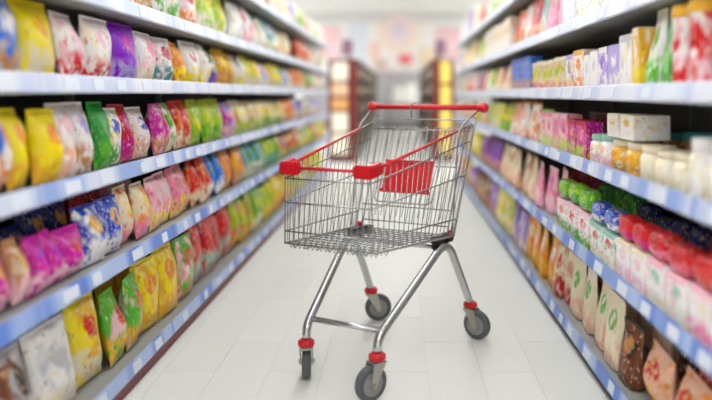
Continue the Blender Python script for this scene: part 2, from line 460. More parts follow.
def put(side, shelf, yc, wid, hgt, thick, kind, cols, row=0, z_extra=0.0, d=None, lid='teal', yaw=None, lean=None):
    """one product; yc along the aisle, front face d behind the shelf edge"""
    s = 1 if side == 'L' else -1
    z = LIPS[side][shelf] + 0.0045 + z_extra
    if d is None: d = 0.03 + row * 0.18 + (rnd.uniform(0, 0.03) if kind in ('bag', 'pouch') else 0)
    yw = (rnd.uniform(-0.15, 0.15) if kind in ('bag', 'pouch') else rnd.uniform(-0.04, 0.04)) if yaw is None else yaw
    ln = {'bag': rnd.uniform(0.05, 0.2), 'pouch': rnd.uniform(0.0, 0.05)}.get(kind, 0.0) if lean is None else lean
    rz = (math.pi / 2 if side == 'L' else -math.pi / 2) + yw
    x = sx(side, d + thick / 2)
    near = yc < 4.6
    me = {'bag': rnd.choice(BAGS), 'pouch': rnd.choice(POUCH), 'loaf': rnd.choice(LOAF), 'carton': CARTON, 'jar': JAR, 'can': CAN}[kind]
    m = wrap(*cols)
    if len(me.materials) == 0: me.materials.append(m)
    zz = z + (0.006 if kind in ('bag', 'pouch') else 0.001)
    o = link(KINDNAME[kind], me, m, None, (x, yc, zz), (-ln, 0, rz), (wid, thick, hgt))
    def part(nm, pm, mm):
        if len(pm.materials) == 0: pm.materials.append(mm)
        p = link(nm, pm, mm, o)
    if near or kind in ('jar', 'can'):
        if kind in ('bag', 'pouch'): part('top_seal', SEAL, plain(cols[0] if kind == 'bag' else cols[1]))
        if kind == 'carton' and near: part('tuck_flap', FLAP, plain(cols[1]))
        if kind == 'jar': part('lid', JLID, plain(lid))
        if kind == 'can': part('lid', CLID, plain(lid))
        if kind == 'loaf': part('end_fin', FIN, plain(cols[1]))
    ITEMS.append((o, side, shelf, row, kind, cols, yc, z_extra))
    return o

def ypx(side, x):   # distance along the aisle at which the row of products crosses image column x
    return (XL - 0.076) * FPX / (x - PX) if side == 'L' else (XR + 0.074) * FPX / (x - PX)

def gap(side, shelf):
    l = LIPS[side]
    return (l[shelf + 1] - 0.03 if shelf < 5 else 2.02) - l[shelf] - 0.004

def seq(side, shelf, spec):
    """spec: (column a, column b, kind, colours, height fraction); several items per stretch when it is wide"""
    yend = 0
    for it in spec:
        a, b_, kind, cols, hf = it[:5]
        kw = it[5] if len(it) > 5 else {}
        y0, y1 = sorted((ypx(side, a), ypx(side, b_)))
        n = kw.get('n') or max(1, round((y1 - y0) / 0.17))
        wd = (y1 - y0) / n
        for k in range(n):
            th = min({'bag': 0.085, 'pouch': 0.075, 'carton': 0.07, 'jar': wd, 'can': wd, 'loaf': 0.13}[kind], 0.16)
            w_ = wd * {'bag': 0.92, 'pouch': 0.92, 'loaf': 0.86}.get(kind, 0.95)
            if kind in ('jar', 'can'): w_ = th = min(w_, 0.12)
            hh = gap(side, shelf) * hf * rnd.uniform(0.96, 1.03)
            put(side, shelf, y0 + wd * (k + 0.5), w_, min(hh, gap(side, shelf) * 0.95), th, kind, cols, lid=kw.get('lid', 'teal'))
            for rw in range(1, kw.get('rows', 1)):
                put(side, shelf, y0 + wd * (k + 0.5), w_, min(hh * kw.get('backh', 1) * rnd.uniform(0.98, 1.12), gap(side, shelf) * 0.93), th, kw.get('backkind', kind), kw.get('backcols', cols), row=rw, lid=kw.get('backlid', kw.get('lid', 'teal')))
            for st in range(1, kw.get('stack', 1)):
                put(side, shelf, y0 + wd * (k + 0.5), wd * 0.86, hh * kw.get('stackh', 1), th, kw.get('stackkind', kind), kw.get('stackcols', cols), z_extra=hh * st * 1.04 + 0.004, lid=kw.get('lid', 'teal'))
        yend = max(yend, y1)
    return yend

def fill(side, shelf, y0, y1, palette, kinds, hf, wr=(0.13, 0.19), run=(1, 3)):
    y = y0
    while y < y1 - 0.12:
        kind = rnd.choice(kinds); cols = rnd.choice(palette)
        for _ in range(rnd.randint(*run)):
            wd = rnd.uniform(*wr)
            if kind in ('jar', 'can'): wd = rnd.uniform(0.09, 0.12)
            if y + wd > y1: return
            th = {'bag': 0.085, 'pouch': 0.075, 'carton': 0.07, 'jar': wd * 0.95, 'can': wd * 0.95, 'loaf': 0.13}[kind]
            w_ = wd * (0.86 if kind == 'loaf' else 0.93)
            if kind in ('jar', 'can'): w_ = th
            put(side, shelf, y + wd / 2, w_, gap(side, shelf) * hf * rnd.uniform(0.88, 1.04), th, kind, cols, lid=rnd.choice(('teal', 'red', 'white', 'gold')))
            y += wd

W = 'white'
P_MIX = [(W, 'cream', 'red', 'orange'), ('yellow', 'gold', 'red', 'orange'), ('cream', W, 'orange', 'tan'), ('orange', 'gold', W, 'red'), ('lime', 'leaf', 'yellow', W),
         ('red', 'crimson', W, 'gold'), (W, 'rose', 'pink', 'red'), ('blue', W, 'yellow', 'cream'), ('yellow', W, 'orange', 'cream'), ('leaf', 'green', W, 'yellow'), ('cream', 'yellow', 'pink', 'tan'), ('teal', W, 'yellow', 'cream')]
P_PALE = [(W, 'cream', 'rose', 'tan'), ('cream', W, 'peach', 'tan'), (W, 'silver', 'blue', 'cream'), (W, 'rose', 'pink', 'cream'), ('cream', 'yellow', 'orange', W), ('red', 'orange', W, 'cream'), ('leaf', 'lime', W, 'cream'), ('yellow', 'cream', 'orange', W), ('lavender', W, 'purple', 'cream')]
P_GREEN = [('lime', 'yellow', 'leaf', 'gold'), ('yellow', 'lime', 'red', 'gold'), ('leaf', 'lime', 'yellow', 'cream'), ('yellow', 'gold', W, 'orange'), ('red', 'yellow', W, 'green'), ('cream', 'lime', 'green', 'yellow'), ('gold', 'yellow', 'red', 'green')]
P_RIGHT = [('brown', 'tan', 'cream', 'tan'), ('tan', 'cream', 'orange', 'brown'), ('cream', 'tan', 'red', 'gold'), ('purple', 'lavender', W, 'tan'), ('orange', 'gold', W, 'brown'), ('yellow', 'leaf', W, 'gold'), (W, 'cream', 'red', 'tan')]
# (each run of colours follows the photograph from the near end to the far end)
OUT = 1.3
# ---- left side
fill('L', 5, OUT, END_L - 0.05, P_PALE, ['bag', 'bag', 'pouch'], 0.8)
y = seq('L', 4, [(110, 150, 'bag', ('cream', W, 'orange', 'tan'), .85), (150, 183, 'bag', (W, 'cream', 'teal', 'leaf'), .85), (183, 198, 'bag', (W, 'rose', 'red', 'orange'), .85), (198, 229, 'bag', ('lime', 'yellow', 'yellow', W), .92, dict(n=2)),
    (229, 241, 'bag', (W, 'silver', 'cream', W), .85), (241, 252, 'bag', (W, 'pink', 'crimson', 'rose'), .88), (252, 261, 'bag', ('cream', W, 'mint', W), .85), (261, 275, 'bag', ('teal', W, 'blue', 'cream'), .9),
    (275, 288, 'bag', ('cream', 'yellow', W, 'peach'), .85), (297, 306, 'bag', ('red', 'orange', W, 'tan'), .9)])
fill('L', 4, y, END_L - 0.05, P_PALE, ['bag'], .82)
fill('L', 4, OUT, ypx('L', 108), P_PALE, ['bag'], .85)
y = seq('L', 3, [(-40, -2, 'bag', ('blue', W, 'yellow', 'tan'), .93, dict(n=1)), (-2, 27, 'bag', ('blue', W, W, 'tan'), .95, dict(n=1)), (27, 61, 'bag', ('yellow', 'yellow', 'gold', 'cream'), .98, dict(n=1)),
    (61, 86, 'bag', (W, 'rose', 'rose', 'red'), .92, dict(n=1)), (86, 113, 'bag', (W, 'cream', 'rose', 'red'), .9, dict(n=1)), (113, 137, 'bag', ('purple', 'purple', 'magenta', 'lavender'), .93, dict(n=1)),
    (137, 155, 'bag', (W, 'rose', 'pink', 'cream'), .85, dict(n=1)), (155, 172, 'bag', (W, 'rose', 'crimson', 'teal'), .85, dict(n=1)), (172, 185, 'bag', ('orange', 'gold', 'gold', 'yellow'), .85, dict(n=1)),
    (185, 210, 'bag', (W, W, 'crimson', 'yellow'), .87, dict(n=2)), (210, 218, 'bag', ('green', W, 'teal', 'purple'), .82), (218, 234, 'bag', ('gold', 'orange', 'yellow', 'tan'), .88, dict(n=2)),
    (234, 244, 'bag', (W, 'silver', 'cream', 'yellow'), .82), (244, 258, 'bag', ('yellow', 'lime', 'gold', W), .87, dict(n=2)), (258, 268, 'bag', (W, 'lavender', 'rose', W), .82), (268, 281, 'bag', ('yellow', 'gold', 'leaf', 'cream'), .87),
    (281, 289, 'bag', (W, 'blue', 'blue', W), .82), (289, 305, 'bag', ('orange', 'tan', 'red', 'cream'), .87), (305, 312, 'bag', ('leaf', 'cream', W, 'tan'), .82)])
fill('L', 3, y, END_L - 0.05, [('lavender', 'cobalt', W, 'rose')] + P_PALE[:5], ['bag'], .85)
y = seq('L', 2, [(-40, -3, 'bag', (W, 'blue', 'red', 'orange'), 0.79, dict(n=1)), (-3, 9, 'bag', (W, 'blue', 'red', 'orange'), 0.81, dict(n=1)), (9, 33, 'bag', ('yellow', 'yellow', 'orange', 'gold'), 0.83, dict(n=1)), (33, 57, 'bag', ('yellow', 'yellow', 'orange', 'gold'), 0.81, dict(n=1)),
    (57, 76, 'bag', (W, 'rose', 'rose', 'peach'), 0.84, dict(n=1)), (76, 95, 'bag', (W, 'rose', 'lavender', 'tan'), 0.84, dict(n=1)), (95, 110, 'bag', ('green', 'green', 'green', 'leaf'), 0.85, dict(n=1)), (110, 124, 'bag', (W, 'yellow', 'cobalt', 'leaf'), 0.77, dict(n=1)),
    (124, 138, 'bag', ('crimson', 'red', 'magenta', 'magenta'), 0.83, dict(n=1)), (138, 153, 'bag', (W, 'cream', 'cobalt', 'peach'), 0.78, dict(n=1)), (153, 165, 'bag', ('magenta', 'rose', 'crimson', 'tan'), 0.81, dict(n=1)),
    (165, 177, 'bag', ('leaf', W, 'lime', 'cream'), 0.78, dict(n=1)), (177, 194, 'bag', ('red', 'orange', 'red', 'cream'), 0.84, dict(n=2)), (194, 223, 'bag', ('lime', 'yellow', 'leaf', 'leaf'), 0.85, dict(n=3)), (223, 233, 'bag', ('lavender', 'magenta', 'pink', 'rose'), 0.78),
    (233, 262, 'bag', ('cream', 'tan', 'yellow', 'lime'), 0.77, dict(n=4)), (262, 283, 'bag', ('cream', 'yellow', 'gold', 'leaf'), 0.77), (283, 292, 'bag', ('orange', 'red', 'red', 'cream'), 0.78)])
fill('L', 2, y, END_L - 0.05, [('lavender', W, 'blue', 'cream'), (W, 'silver', 'blue', 'rose'), ('cream', 'leaf', W, 'tan')], ['bag'], .85)
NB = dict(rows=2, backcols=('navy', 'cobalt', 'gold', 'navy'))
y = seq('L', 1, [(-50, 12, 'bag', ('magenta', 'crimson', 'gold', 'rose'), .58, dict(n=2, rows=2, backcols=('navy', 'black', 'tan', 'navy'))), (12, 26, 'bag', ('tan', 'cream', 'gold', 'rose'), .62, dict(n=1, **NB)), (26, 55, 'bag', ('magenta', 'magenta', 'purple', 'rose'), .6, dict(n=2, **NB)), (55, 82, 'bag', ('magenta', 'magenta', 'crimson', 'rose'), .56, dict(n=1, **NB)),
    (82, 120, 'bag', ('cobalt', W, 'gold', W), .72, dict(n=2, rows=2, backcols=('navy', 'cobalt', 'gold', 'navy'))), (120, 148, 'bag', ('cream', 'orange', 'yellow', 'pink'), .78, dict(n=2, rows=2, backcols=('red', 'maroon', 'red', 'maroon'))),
    (148, 172, 'bag', ('rose', 'pink', 'silver', 'yellow'), .8, dict(n=2, rows=2)), (172, 192, 'bag', ('pink', 'rose', 'crimson', 'yellow'), .8, dict(n=2)), (192, 207, 'bag', ('red', 'orange', 'crimson', 'cream'), .84, dict(n=2)), (207, 222, 'bag', ('blue', 'teal', 'cobalt', W), .84, dict(n=2)),
    (222, 243, 'bag', ('orange', 'gold', 'red', 'tan'), .82, dict(n=2)), (243, 260, 'bag', ('teal', 'leaf', 'blue', 'cream'), .82), (260, 278, 'bag', ('lime', 'leaf', 'yellow', 'teal'), .82), (278, 286, 'bag', ('red', 'navy', W, 'lime'), .82)])
fill('L', 1, y, END_L - 0.05, P_GREEN, ['bag'], .82)
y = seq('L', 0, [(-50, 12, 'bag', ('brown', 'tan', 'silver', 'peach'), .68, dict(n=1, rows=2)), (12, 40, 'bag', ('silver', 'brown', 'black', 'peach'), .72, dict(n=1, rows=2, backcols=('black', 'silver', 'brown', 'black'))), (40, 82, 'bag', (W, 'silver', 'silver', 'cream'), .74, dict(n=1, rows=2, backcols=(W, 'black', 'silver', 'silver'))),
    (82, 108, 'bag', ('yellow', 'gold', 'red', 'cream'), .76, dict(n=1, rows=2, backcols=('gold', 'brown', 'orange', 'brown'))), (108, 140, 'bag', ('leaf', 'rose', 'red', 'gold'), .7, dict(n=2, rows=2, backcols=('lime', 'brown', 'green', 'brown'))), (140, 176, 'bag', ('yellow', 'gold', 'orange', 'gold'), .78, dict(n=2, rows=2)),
    (176, 192, 'bag', ('leaf', 'rose', 'red', 'tan'), .78, dict(n=1)), (192, 234, 'bag', ('red', 'crimson', 'red', 'mint'), .85, dict(n=4, rows=2)), (234, 252, 'bag', ('lime', 'tan', 'gold', 'orange'), .8)])
fill('L', 0, y, END_L - 0.05, P_GREEN, ['bag'], .78)
# ---- right side (columns run from the near end on the right of the picture)
fill('R', 5, OUT, END_R - 0.05, P_PALE, ['carton', 'pouch', 'pouch'], 0.8)
fill('R', 4, OUT, ypx('R', 640), P_PALE[:5], ['carton', 'pouch'], .8)
y = seq('R', 4, [(640, 585, 'carton', (W, 'silver', 'blue', 'cream'), .82), (585, 571, 'carton', (W, 'blue', 'rose', W), .82), (571, 551, 'pouch', ('pink', 'lavender', 'rose', 'pink'), .9, dict(n=2)), (551, 540, 'pouch', ('mint', W, 'blue', 'peach'), .86), (540, 533, 'pouch', ('red', 'crimson', 'red', 'peach'), .9),
    (533, 525, 'pouch', (W, 'peach', 'rose', 'tan'), .86), (525, 516, 'pouch', ('red', 'orange', W, 'tan'), .86), (516, 496, 'carton', ('cream', W, 'tan', W), .82), (496, 490, 'carton', (W, 'cream', 'tan', W), .82), (490, 481, 'pouch', ('lime', 'yellow', 'leaf', 'cream'), .84)])
fill('R', 4, y, END_R - 0.05, P_PALE + P_MIX[:3], ['pouch', 'carton'], .82)
y = seq('R', 3, [(760, 716, 'pouch', ('rose', W, 'red', W), .93, dict(n=1)), (716, 698, 'can', ('red', W, 'crimson', 'rose'), .95, dict(n=1, lid='gold')), (698, 681, 'can', (W, 'rose', 'red', 'red'), .95, dict(n=1, lid='gold')), (681, 667, 'pouch', ('leaf', W, 'green', 'green'), .9, dict(n=1)), (667, 653, 'pouch', (W, 'cream', 'leaf', 'leaf'), .93, dict(n=1)), (653, 645, 'carton', ('gold', 'cream', W, 'yellow'), .78, dict(n=1)), (645, 632, 'carton', (W, 'silver', 'cream', W), .74, dict(n=1)),
    (632, 620, 'carton', ('lavender', 'lavender', W, W), .66, dict(n=1)), (620, 609, 'carton', ('lavender', W, 'purple', W), .64, dict(n=1)), (609, 594, 'carton', (W, W, 'silver', W), .6, dict(n=2)), (594, 583, 'carton', (W, 'gold', 'orange', 'orange'), .68, dict(n=1)), (583, 575, 'carton', (W, 'lavender', 'brown', 'gold'), .66, dict(n=1)),
    (575, 538, 'can', ('cream', 'yellow', 'lime', 'pink'), .66, dict(n=6, lid='cream')), (538, 518, 'carton', ('blue', 'cobalt', 'cobalt', 'tan'), .84, dict(n=3)), (518, 499, 'pouch', ('tan', 'peach', 'orange', 'cream'), .76), (499, 489, 'pouch', ('lime', 'yellow', 'gold', W), .76), (489, 482, 'pouch', ('pink', 'magenta', W, 'tan'), .78)])
fill('R', 3, y, END_R - 0.05, P_MIX, ['pouch', 'carton'], .76)
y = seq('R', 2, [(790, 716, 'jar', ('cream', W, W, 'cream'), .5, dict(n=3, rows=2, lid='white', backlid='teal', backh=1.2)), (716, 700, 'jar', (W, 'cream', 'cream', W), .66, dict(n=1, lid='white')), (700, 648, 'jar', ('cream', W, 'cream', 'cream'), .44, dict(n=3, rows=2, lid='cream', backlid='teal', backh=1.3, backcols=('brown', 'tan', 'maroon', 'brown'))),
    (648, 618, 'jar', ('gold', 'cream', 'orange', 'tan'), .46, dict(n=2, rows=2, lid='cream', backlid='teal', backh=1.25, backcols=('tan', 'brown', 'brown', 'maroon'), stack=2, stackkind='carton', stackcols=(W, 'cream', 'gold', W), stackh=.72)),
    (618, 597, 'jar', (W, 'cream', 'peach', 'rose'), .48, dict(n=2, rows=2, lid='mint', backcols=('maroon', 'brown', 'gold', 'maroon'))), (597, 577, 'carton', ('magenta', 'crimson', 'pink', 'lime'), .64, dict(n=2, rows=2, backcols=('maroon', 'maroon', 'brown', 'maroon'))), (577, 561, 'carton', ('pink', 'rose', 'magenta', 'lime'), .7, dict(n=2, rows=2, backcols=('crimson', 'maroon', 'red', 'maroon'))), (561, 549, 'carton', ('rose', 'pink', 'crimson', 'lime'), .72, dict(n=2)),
    (549, 541, 'pouch', ('leaf', 'lime', 'orange', W), .74), (541, 524, 'pouch', (W, 'orange', 'orange', 'peach'), .84), (524, 514, 'pouch', ('peach', 'orange', 'red', W), .84), (514, 502, 'pouch', ('yellow', 'lime', 'gold', 'leaf'), .82), (502, 494, 'pouch', ('lime', 'yellow', 'gold', 'cream'), .8)])
fill('R', 2, y, END_R - 0.05, P_MIX, ['pouch', 'carton'], .78)
SK = dict(stack=2, stackkind='loaf', stackh=.62, rows=2, backkind='loaf', backh=1.5)
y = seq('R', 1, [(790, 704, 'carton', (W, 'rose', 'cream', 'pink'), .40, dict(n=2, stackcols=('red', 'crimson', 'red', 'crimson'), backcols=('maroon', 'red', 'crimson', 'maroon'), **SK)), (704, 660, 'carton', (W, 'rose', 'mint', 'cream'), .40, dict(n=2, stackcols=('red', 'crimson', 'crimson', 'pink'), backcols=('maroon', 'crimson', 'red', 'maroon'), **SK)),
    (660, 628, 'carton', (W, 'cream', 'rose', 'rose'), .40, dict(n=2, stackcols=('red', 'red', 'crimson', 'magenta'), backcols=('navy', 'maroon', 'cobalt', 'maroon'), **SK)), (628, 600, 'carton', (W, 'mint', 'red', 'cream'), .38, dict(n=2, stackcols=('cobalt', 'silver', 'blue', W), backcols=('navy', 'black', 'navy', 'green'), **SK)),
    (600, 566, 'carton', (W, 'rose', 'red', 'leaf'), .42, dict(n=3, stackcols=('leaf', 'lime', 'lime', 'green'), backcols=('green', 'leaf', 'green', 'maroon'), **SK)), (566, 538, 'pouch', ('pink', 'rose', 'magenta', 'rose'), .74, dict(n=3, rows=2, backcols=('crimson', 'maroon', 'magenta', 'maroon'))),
    (538, 500, 'pouch', ('cream', 'tan', 'tan', 'peach'), .78, dict(n=6)), (500, 484, 'pouch', ('purple', 'brown', 'lavender', 'tan'), .78)])
fill('R', 1, y, END_R - 0.05, P_RIGHT, ['pouch', 'loaf'], .72)
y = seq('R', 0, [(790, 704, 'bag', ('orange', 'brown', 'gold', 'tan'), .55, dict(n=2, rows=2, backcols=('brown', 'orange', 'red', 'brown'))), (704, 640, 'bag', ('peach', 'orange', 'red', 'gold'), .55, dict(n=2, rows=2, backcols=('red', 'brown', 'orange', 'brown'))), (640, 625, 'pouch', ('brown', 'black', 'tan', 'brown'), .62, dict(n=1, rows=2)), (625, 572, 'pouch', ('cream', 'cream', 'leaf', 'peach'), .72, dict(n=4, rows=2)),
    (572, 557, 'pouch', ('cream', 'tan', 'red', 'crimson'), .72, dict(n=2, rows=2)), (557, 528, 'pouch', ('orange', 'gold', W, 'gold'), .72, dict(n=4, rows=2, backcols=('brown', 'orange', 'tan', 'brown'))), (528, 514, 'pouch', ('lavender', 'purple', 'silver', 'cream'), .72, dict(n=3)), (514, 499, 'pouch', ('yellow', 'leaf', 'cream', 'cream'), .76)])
fill('R', 0, y, END_R - 0.05, P_RIGHT, ['pouch', 'loaf'], .72)

# the near ends of the shelves, beside the camera
for sd_ in 'LR':
    for k in range(6):
        first = min(t[6] - t[0].scale.x / 2 for t in ITEMS if t[1] == sd_ and t[2] == k)
        fill(sd_, k, 0.78, first - 0.01, P_PALE + P_MIX[:4], ['bag'] if sd_ == 'L' else ['pouch', 'carton'], .78)

def in_view(t):
    o, y = t[0], t[6]
    hw = o.scale.x / 2
    xs = [PX + FPX * o.location.x / max(0.1, y + q) for q in (-hw, hw)]
    ys = [PY + FPX * (CAMH - z) / (y + hw) for z in (o.location.z, o.location.z + o.scale.z)]
    return max(xs) > 2 and min(xs) < 710 and max(ys) > 1 and min(ys) < 399

# labels: every product is singled out by look, shelf and its place among its likes
cnt = {}
for it in ITEMS:
    o, side, shelf, row, kind, cols, yc, ze = it
    cnt.setdefault((side, shelf, row > 0, ze > 0, kind, colname(cols), in_view(it)), []).append(it)
for (side, shelf, backrow, stacked, kind, cn, seen), lst in cnt.items():
    lst.sort(key=lambda t: t[6])
    sd = 'left' if side == 'L' else 'right'
    pos = ('back-row ' if backrow else '') + ('stacked ' if stacked else '')
    for i, t in enumerate(lst):
        if not seen: lab = f'{ordinal(i + 1)} {pos}{cn} {KINDLAB[kind]} beside the camera, outside the view, {sd} {SHELFNAME[shelf]}'
        elif len(lst) == 1: lab = f'{pos}{cn} {KINDLAB[kind]}, only one on {sd} {SHELFNAME[shelf]}'
        else: lab = f'{ordinal(i + 1)} {pos}{cn} {KINDLAB[kind]} from near end, {sd} {SHELFNAME[shelf]}'
        tag(t[0], lab, KINDCAT[kind], f'{KINDLAB[kind]}s on the {sd} {SHELFNAME[shelf]}')

# ------------------------------------------------------------------ far end of the hall
dark_w = mat('far_shelf_dark', (70, 52, 48), 0.7, noise=0.2)
red_w = mat('far_column_red', (120, 40, 38), 0.6, noise=0.1)
def end_block(side, x_face, xa, xb, xc, y0, y1, cells, lab):
    s = 1 if side == 'L' else -1
    e = empty('end_display', ((xa + xb) / 2, y0, 0))
    tag(e, lab[0], 'display stand', 'displays at the far end')
    X = lambda v: v - (xa + xb) / 2
    def b(name, x0, x1, ya, yb, z0, z1, m, bev=0.004):
        x0, x1 = sorted((X(x0), X(x1))); return link(name, box_mesh(name, x0, x1, ya, yb, z0, z1, bev), m, e)
    b('column', xc, xb, 0.0, 0.35, 0, 1.62, red_w)
    b('column', xa - s * 0.05, xa, 0.0, 0.35, 0, 1.62, red_w)
    b('backing', xa, xc, 0.10, 0.35, 0, 1.60, red_w)
    hd = b('header', xc - s * 0.10, xc + s * 0.06, 0.0, 0.2, 1.70, 1.92, mat('header_purple', (140, 104, 120), 0.6))
    b('header_panel', xa + s * 0.02, xc - s * 0.115, 0.02, 0.3, 1.61, 1.82, mat('header_rose', (226, 200, 206), 0.6))
    b('header_post', xc - s * 0.02, xc + s * 0.02, 0.1, 0.14, 1.6, 1.72, red_w)
    z = 0.1
    for k, (hh, cm) in enumerate(cells):
        b('panel', xa + s * 0.01, xc - s * 0.01, 0.0, 0.1, z + 0.02, z + hh - 0.02, cm, 0.01); z += hh
    # long shelf unit behind it
    u = empty('shelf_unit', (x_face, y0 + 0.36, 0)); tag(u, lab[1], 'shelf unit', 'far shelf units')
    def c(name, d0, d1, ya, yb, z0, z1, m):
        x0, x1 = sorted((-s * d0, -s * d1)); return link(name, box_mesh(name, x0, x1, ya, yb, z0, z1), m, u)
    L = y1 - y0 - 0.36
    c('back_panel', 0.3, 0.34, 0, L, 0, 1.6, dark_w); c('end_panel', 0, 0.3, L - 0.04, L, 0, 1.62, dark_w)
    for z in (0.1, 0.42, 0.74, 1.06, 1.36): c('shelf', 0.0, 0.3, 0, L - 0.04, z - 0.02, z, up_m)
    c('top_board', 0, 0.34, 0, L, 1.6, 1.63, dark_w)
    bm = bmesh.new(); r = random.Random(5 if s > 0 else 6)
    for z in (0.1, 0.42, 0.74, 1.06, 1.36):
        yy = 0.02
        while yy < L - 0.2:
            wd = r.uniform(0.1, 0.16); hh = r.uniform(0.14, 0.21)
            x0, x1 = sorted((-s * 0.03, -s * 0.25)); add_box(bm, x0, x1, yy, yy + wd * 0.94, z, z + hh); yy += wd
    st = link('packets', mesh_of(bm, 'packets', False), None, u); st['kind'] = 'stuff'
    m = bpy.data.materials.new('far_packets'); m.use_nodes = True; nt = m.node_tree
    tc = nt.nodes.new('ShaderNodeTexCoord'); v = nt.nodes.new('ShaderNodeTexNoise'); v.inputs['Scale'].default_value = 5
    cr = nt.nodes.new('ShaderNodeValToRGB'); cr.color_ramp.elements[0].position = .35; cr.color_ramp.elements[1].position = .65
    cr.color_ramp.elements[0].color = lin((92, 72, 62)); cr.color_ramp.elements[1].color = lin((176, 160, 128))
    nt.links.new(tc.outputs['Object'], v.inputs['Vector']); nt.links.new(v.outputs['Fac'], cr.inputs[0]); nt.links.new(cr.outputs[0], nt.nodes['Principled BSDF'].inputs['Base Color'])
    st.data.materials.append(m)
cream_p = mat('panel_cream', (252, 244, 222), 0.5); salmon_p = mat('panel_salmon', (244, 200, 164), 0.5); orange_p = mat('panel_orange', (238, 176, 110), 0.5); yel_p = mat('panel_yellow', (250, 220, 110), 0.5)
end_block('L', -0.66, -1.06, -0.655, -0.79, 10.3, 19.7, [(0.36, cream_p), (0.34, cream_p), (0.22, orange_p), (0.24, salmon_p), (0.32, cream_p)],
          ('cream and orange panel display with maroon column beyond the left shelves', 'dark shelf unit with small packets behind the cream panel display'))
end_block('R', 0.54, 0.82, 0.535, 0.63, 10.3, 16.8, [(0.38, yel_p), (0.36, yel_p), (0.38, yel_p), (0.38, yel_p)],
          ('yellow panel display with maroon column beyond the right shelves', 'dark shelf unit with small packets behind the yellow panel display'))
# back of the hall: grey cabinet, white cartons, signs on the wall
g = empty('chiller_cabinet', (0, 20.6, 0)); tag(g, 'long low grey cabinet along the back wall', 'cabinet')
gm = mat('cabinet_grey', (176, 172, 172), 0.5, noise=0.06)
link('body', box_mesh('body', -3, 3, 0, 0.8, 0.12, 1.74, 0.02), gm, g); link('plinth', box_mesh('plinth', -2.95, 2.95, 0.05, 0.75, 0, 0.12), dark_w, g)
link('cornice', box_mesh('cornice', -3.05, 3.05, -0.05, 0.8, 1.74, 1.82, 0.01), mat('cabinet_top', (226, 214, 208), 0.5), g)
for k in range(6):
    d_ = link('door', box_mesh('door', -2.97 + k, -2.03 + k, -0.03, 0, 0.2, 1.68, 0.008), gm, g)
    link('handle', box_mesh('handle', -2.12 + k, -2.09 + k, -0.06, -0.03, 0.8, 1.2, 0.005), up_m, d_)
ct = mat('carton_white', (248, 246, 240), 0.6); tp = mat('carton_tape', (222, 206, 176), 0.5)
tb = empty('low_table', (0.14, 19.4, 0)); tag(tb, 'dark low table carrying white cartons before the grey cabinet', 'table')
link('top', box_mesh('top', -0.5, 0.5, -0.3, 0.3, 0.74, 0.78, 0.005), dark_w, tb)
for a in (-1, 1):
    for b_ in (-1, 1): link('leg', box_mesh('leg', a * 0.45 - 0.025, a * 0.45 + 0.025, b_ * 0.25 - 0.025, b_ * 0.25 + 0.025, 0, 0.74), dark_w, tb)
for (x0, x1, z0, z1, lab) in ((-0.34, 0.02, 0.782, 1.08, 'lower white carton at the left on the dark low table'), (0.03, 0.40, 0.782, 1.12, 'lower white carton at the right on the dark low table'), (-0.28, 0.0, 1.082, 1.28, 'small white carton stacked upon the left carton'), (0.06, 0.36, 1.122, 1.36, 'topmost white carton stacked upon the right carton')):
    e = empty('white_carton', (0.14 + (x0 + x1) / 2, 19.35, z0)); tag(e, lab, 'box', 'white cartons on the low table')
    hw = (x1 - x0) / 2
    link('body', box_mesh('body', -hw, hw, -0.15, 0.15, 0, z1 - z0, 0.006), ct, e); link('tape', box_mesh('tape', -0.02, 0.02, -0.152, 0.152, (z1 - z0) * 0.7, z1 - z0 + 0.002), tp, e)

def disc(name, x, z, r, m, parent, y, t=0.02):
    M = Matrix.Translation((x, y, z)) @ Matrix.Rotation(math.pi / 2, 4, 'X')
    return lathe(name, [(r * 0.97, 0), (r, 0.004), (r, t - 0.004), (r * 0.97, t)], m, parent, 36, M)
sg = empty('round_sign', (0, WALL_Y - 0.1, 3.0)); tag(sg, 'large round pale pink and cream sign high on the back wall', 'sign')
disc('rim', 0, 0.1, 0.72, mat('sign_cream', (248, 234, 212), 0.6), sg, 0.09, 0.04); disc('face', 0, 0.1, 0.56, mat('sign_pink', (248, 224, 220), 0.6), sg, 0.045, 0.02); disc('centre', 0, 0.15, 0.24, mat('sign_lilac', (228, 216, 230), 0.6), sg, 0.02, 0.015)
rs = empty('red_sign', (0.2, 20.55, 1.84)); tag(rs, 'small red sign standing on top of the grey cabinet', 'sign')
link('board', box_mesh('board', -0.22, 0.22, 0, 0.03, 0.18, 0.46, 0.01), mat('sign_red', (232, 96, 104), 0.5), rs); link('post', box_mesh('post', -0.02, 0.02, 0.005, 0.025, -0.02, 0.2), up_m, rs)
ban = [(-2.35, 2.75, 0.42, 0.5, (246, 206, 206), 'pale pink banner panel at the far left of the back wall'), (-1.35, 2.7, 0.3, 0.7, (226, 232, 240), 'pale blue banner panel left of the round sign'), (-0.80, 2.48, 0.16, 0.28, (246, 214, 198), 'small peach banner panel beside the round sign'),
       (1.6, 2.75, 0.42, 0.5, (244, 204, 208), 'pale pink banner panel right of the round sign'), (0.95, 2.3, 0.3, 0.3, (240, 222, 190), 'small cream banner panel right below the round sign'), (-0.6, 2.03, 0.2, 0.14, (222, 196, 176), 'small tan banner panel above the grey cabinet'), (2.6, 2.5, 0.4, 0.6, (226, 238, 220), 'pale green banner panel at the far right of the back wall')]
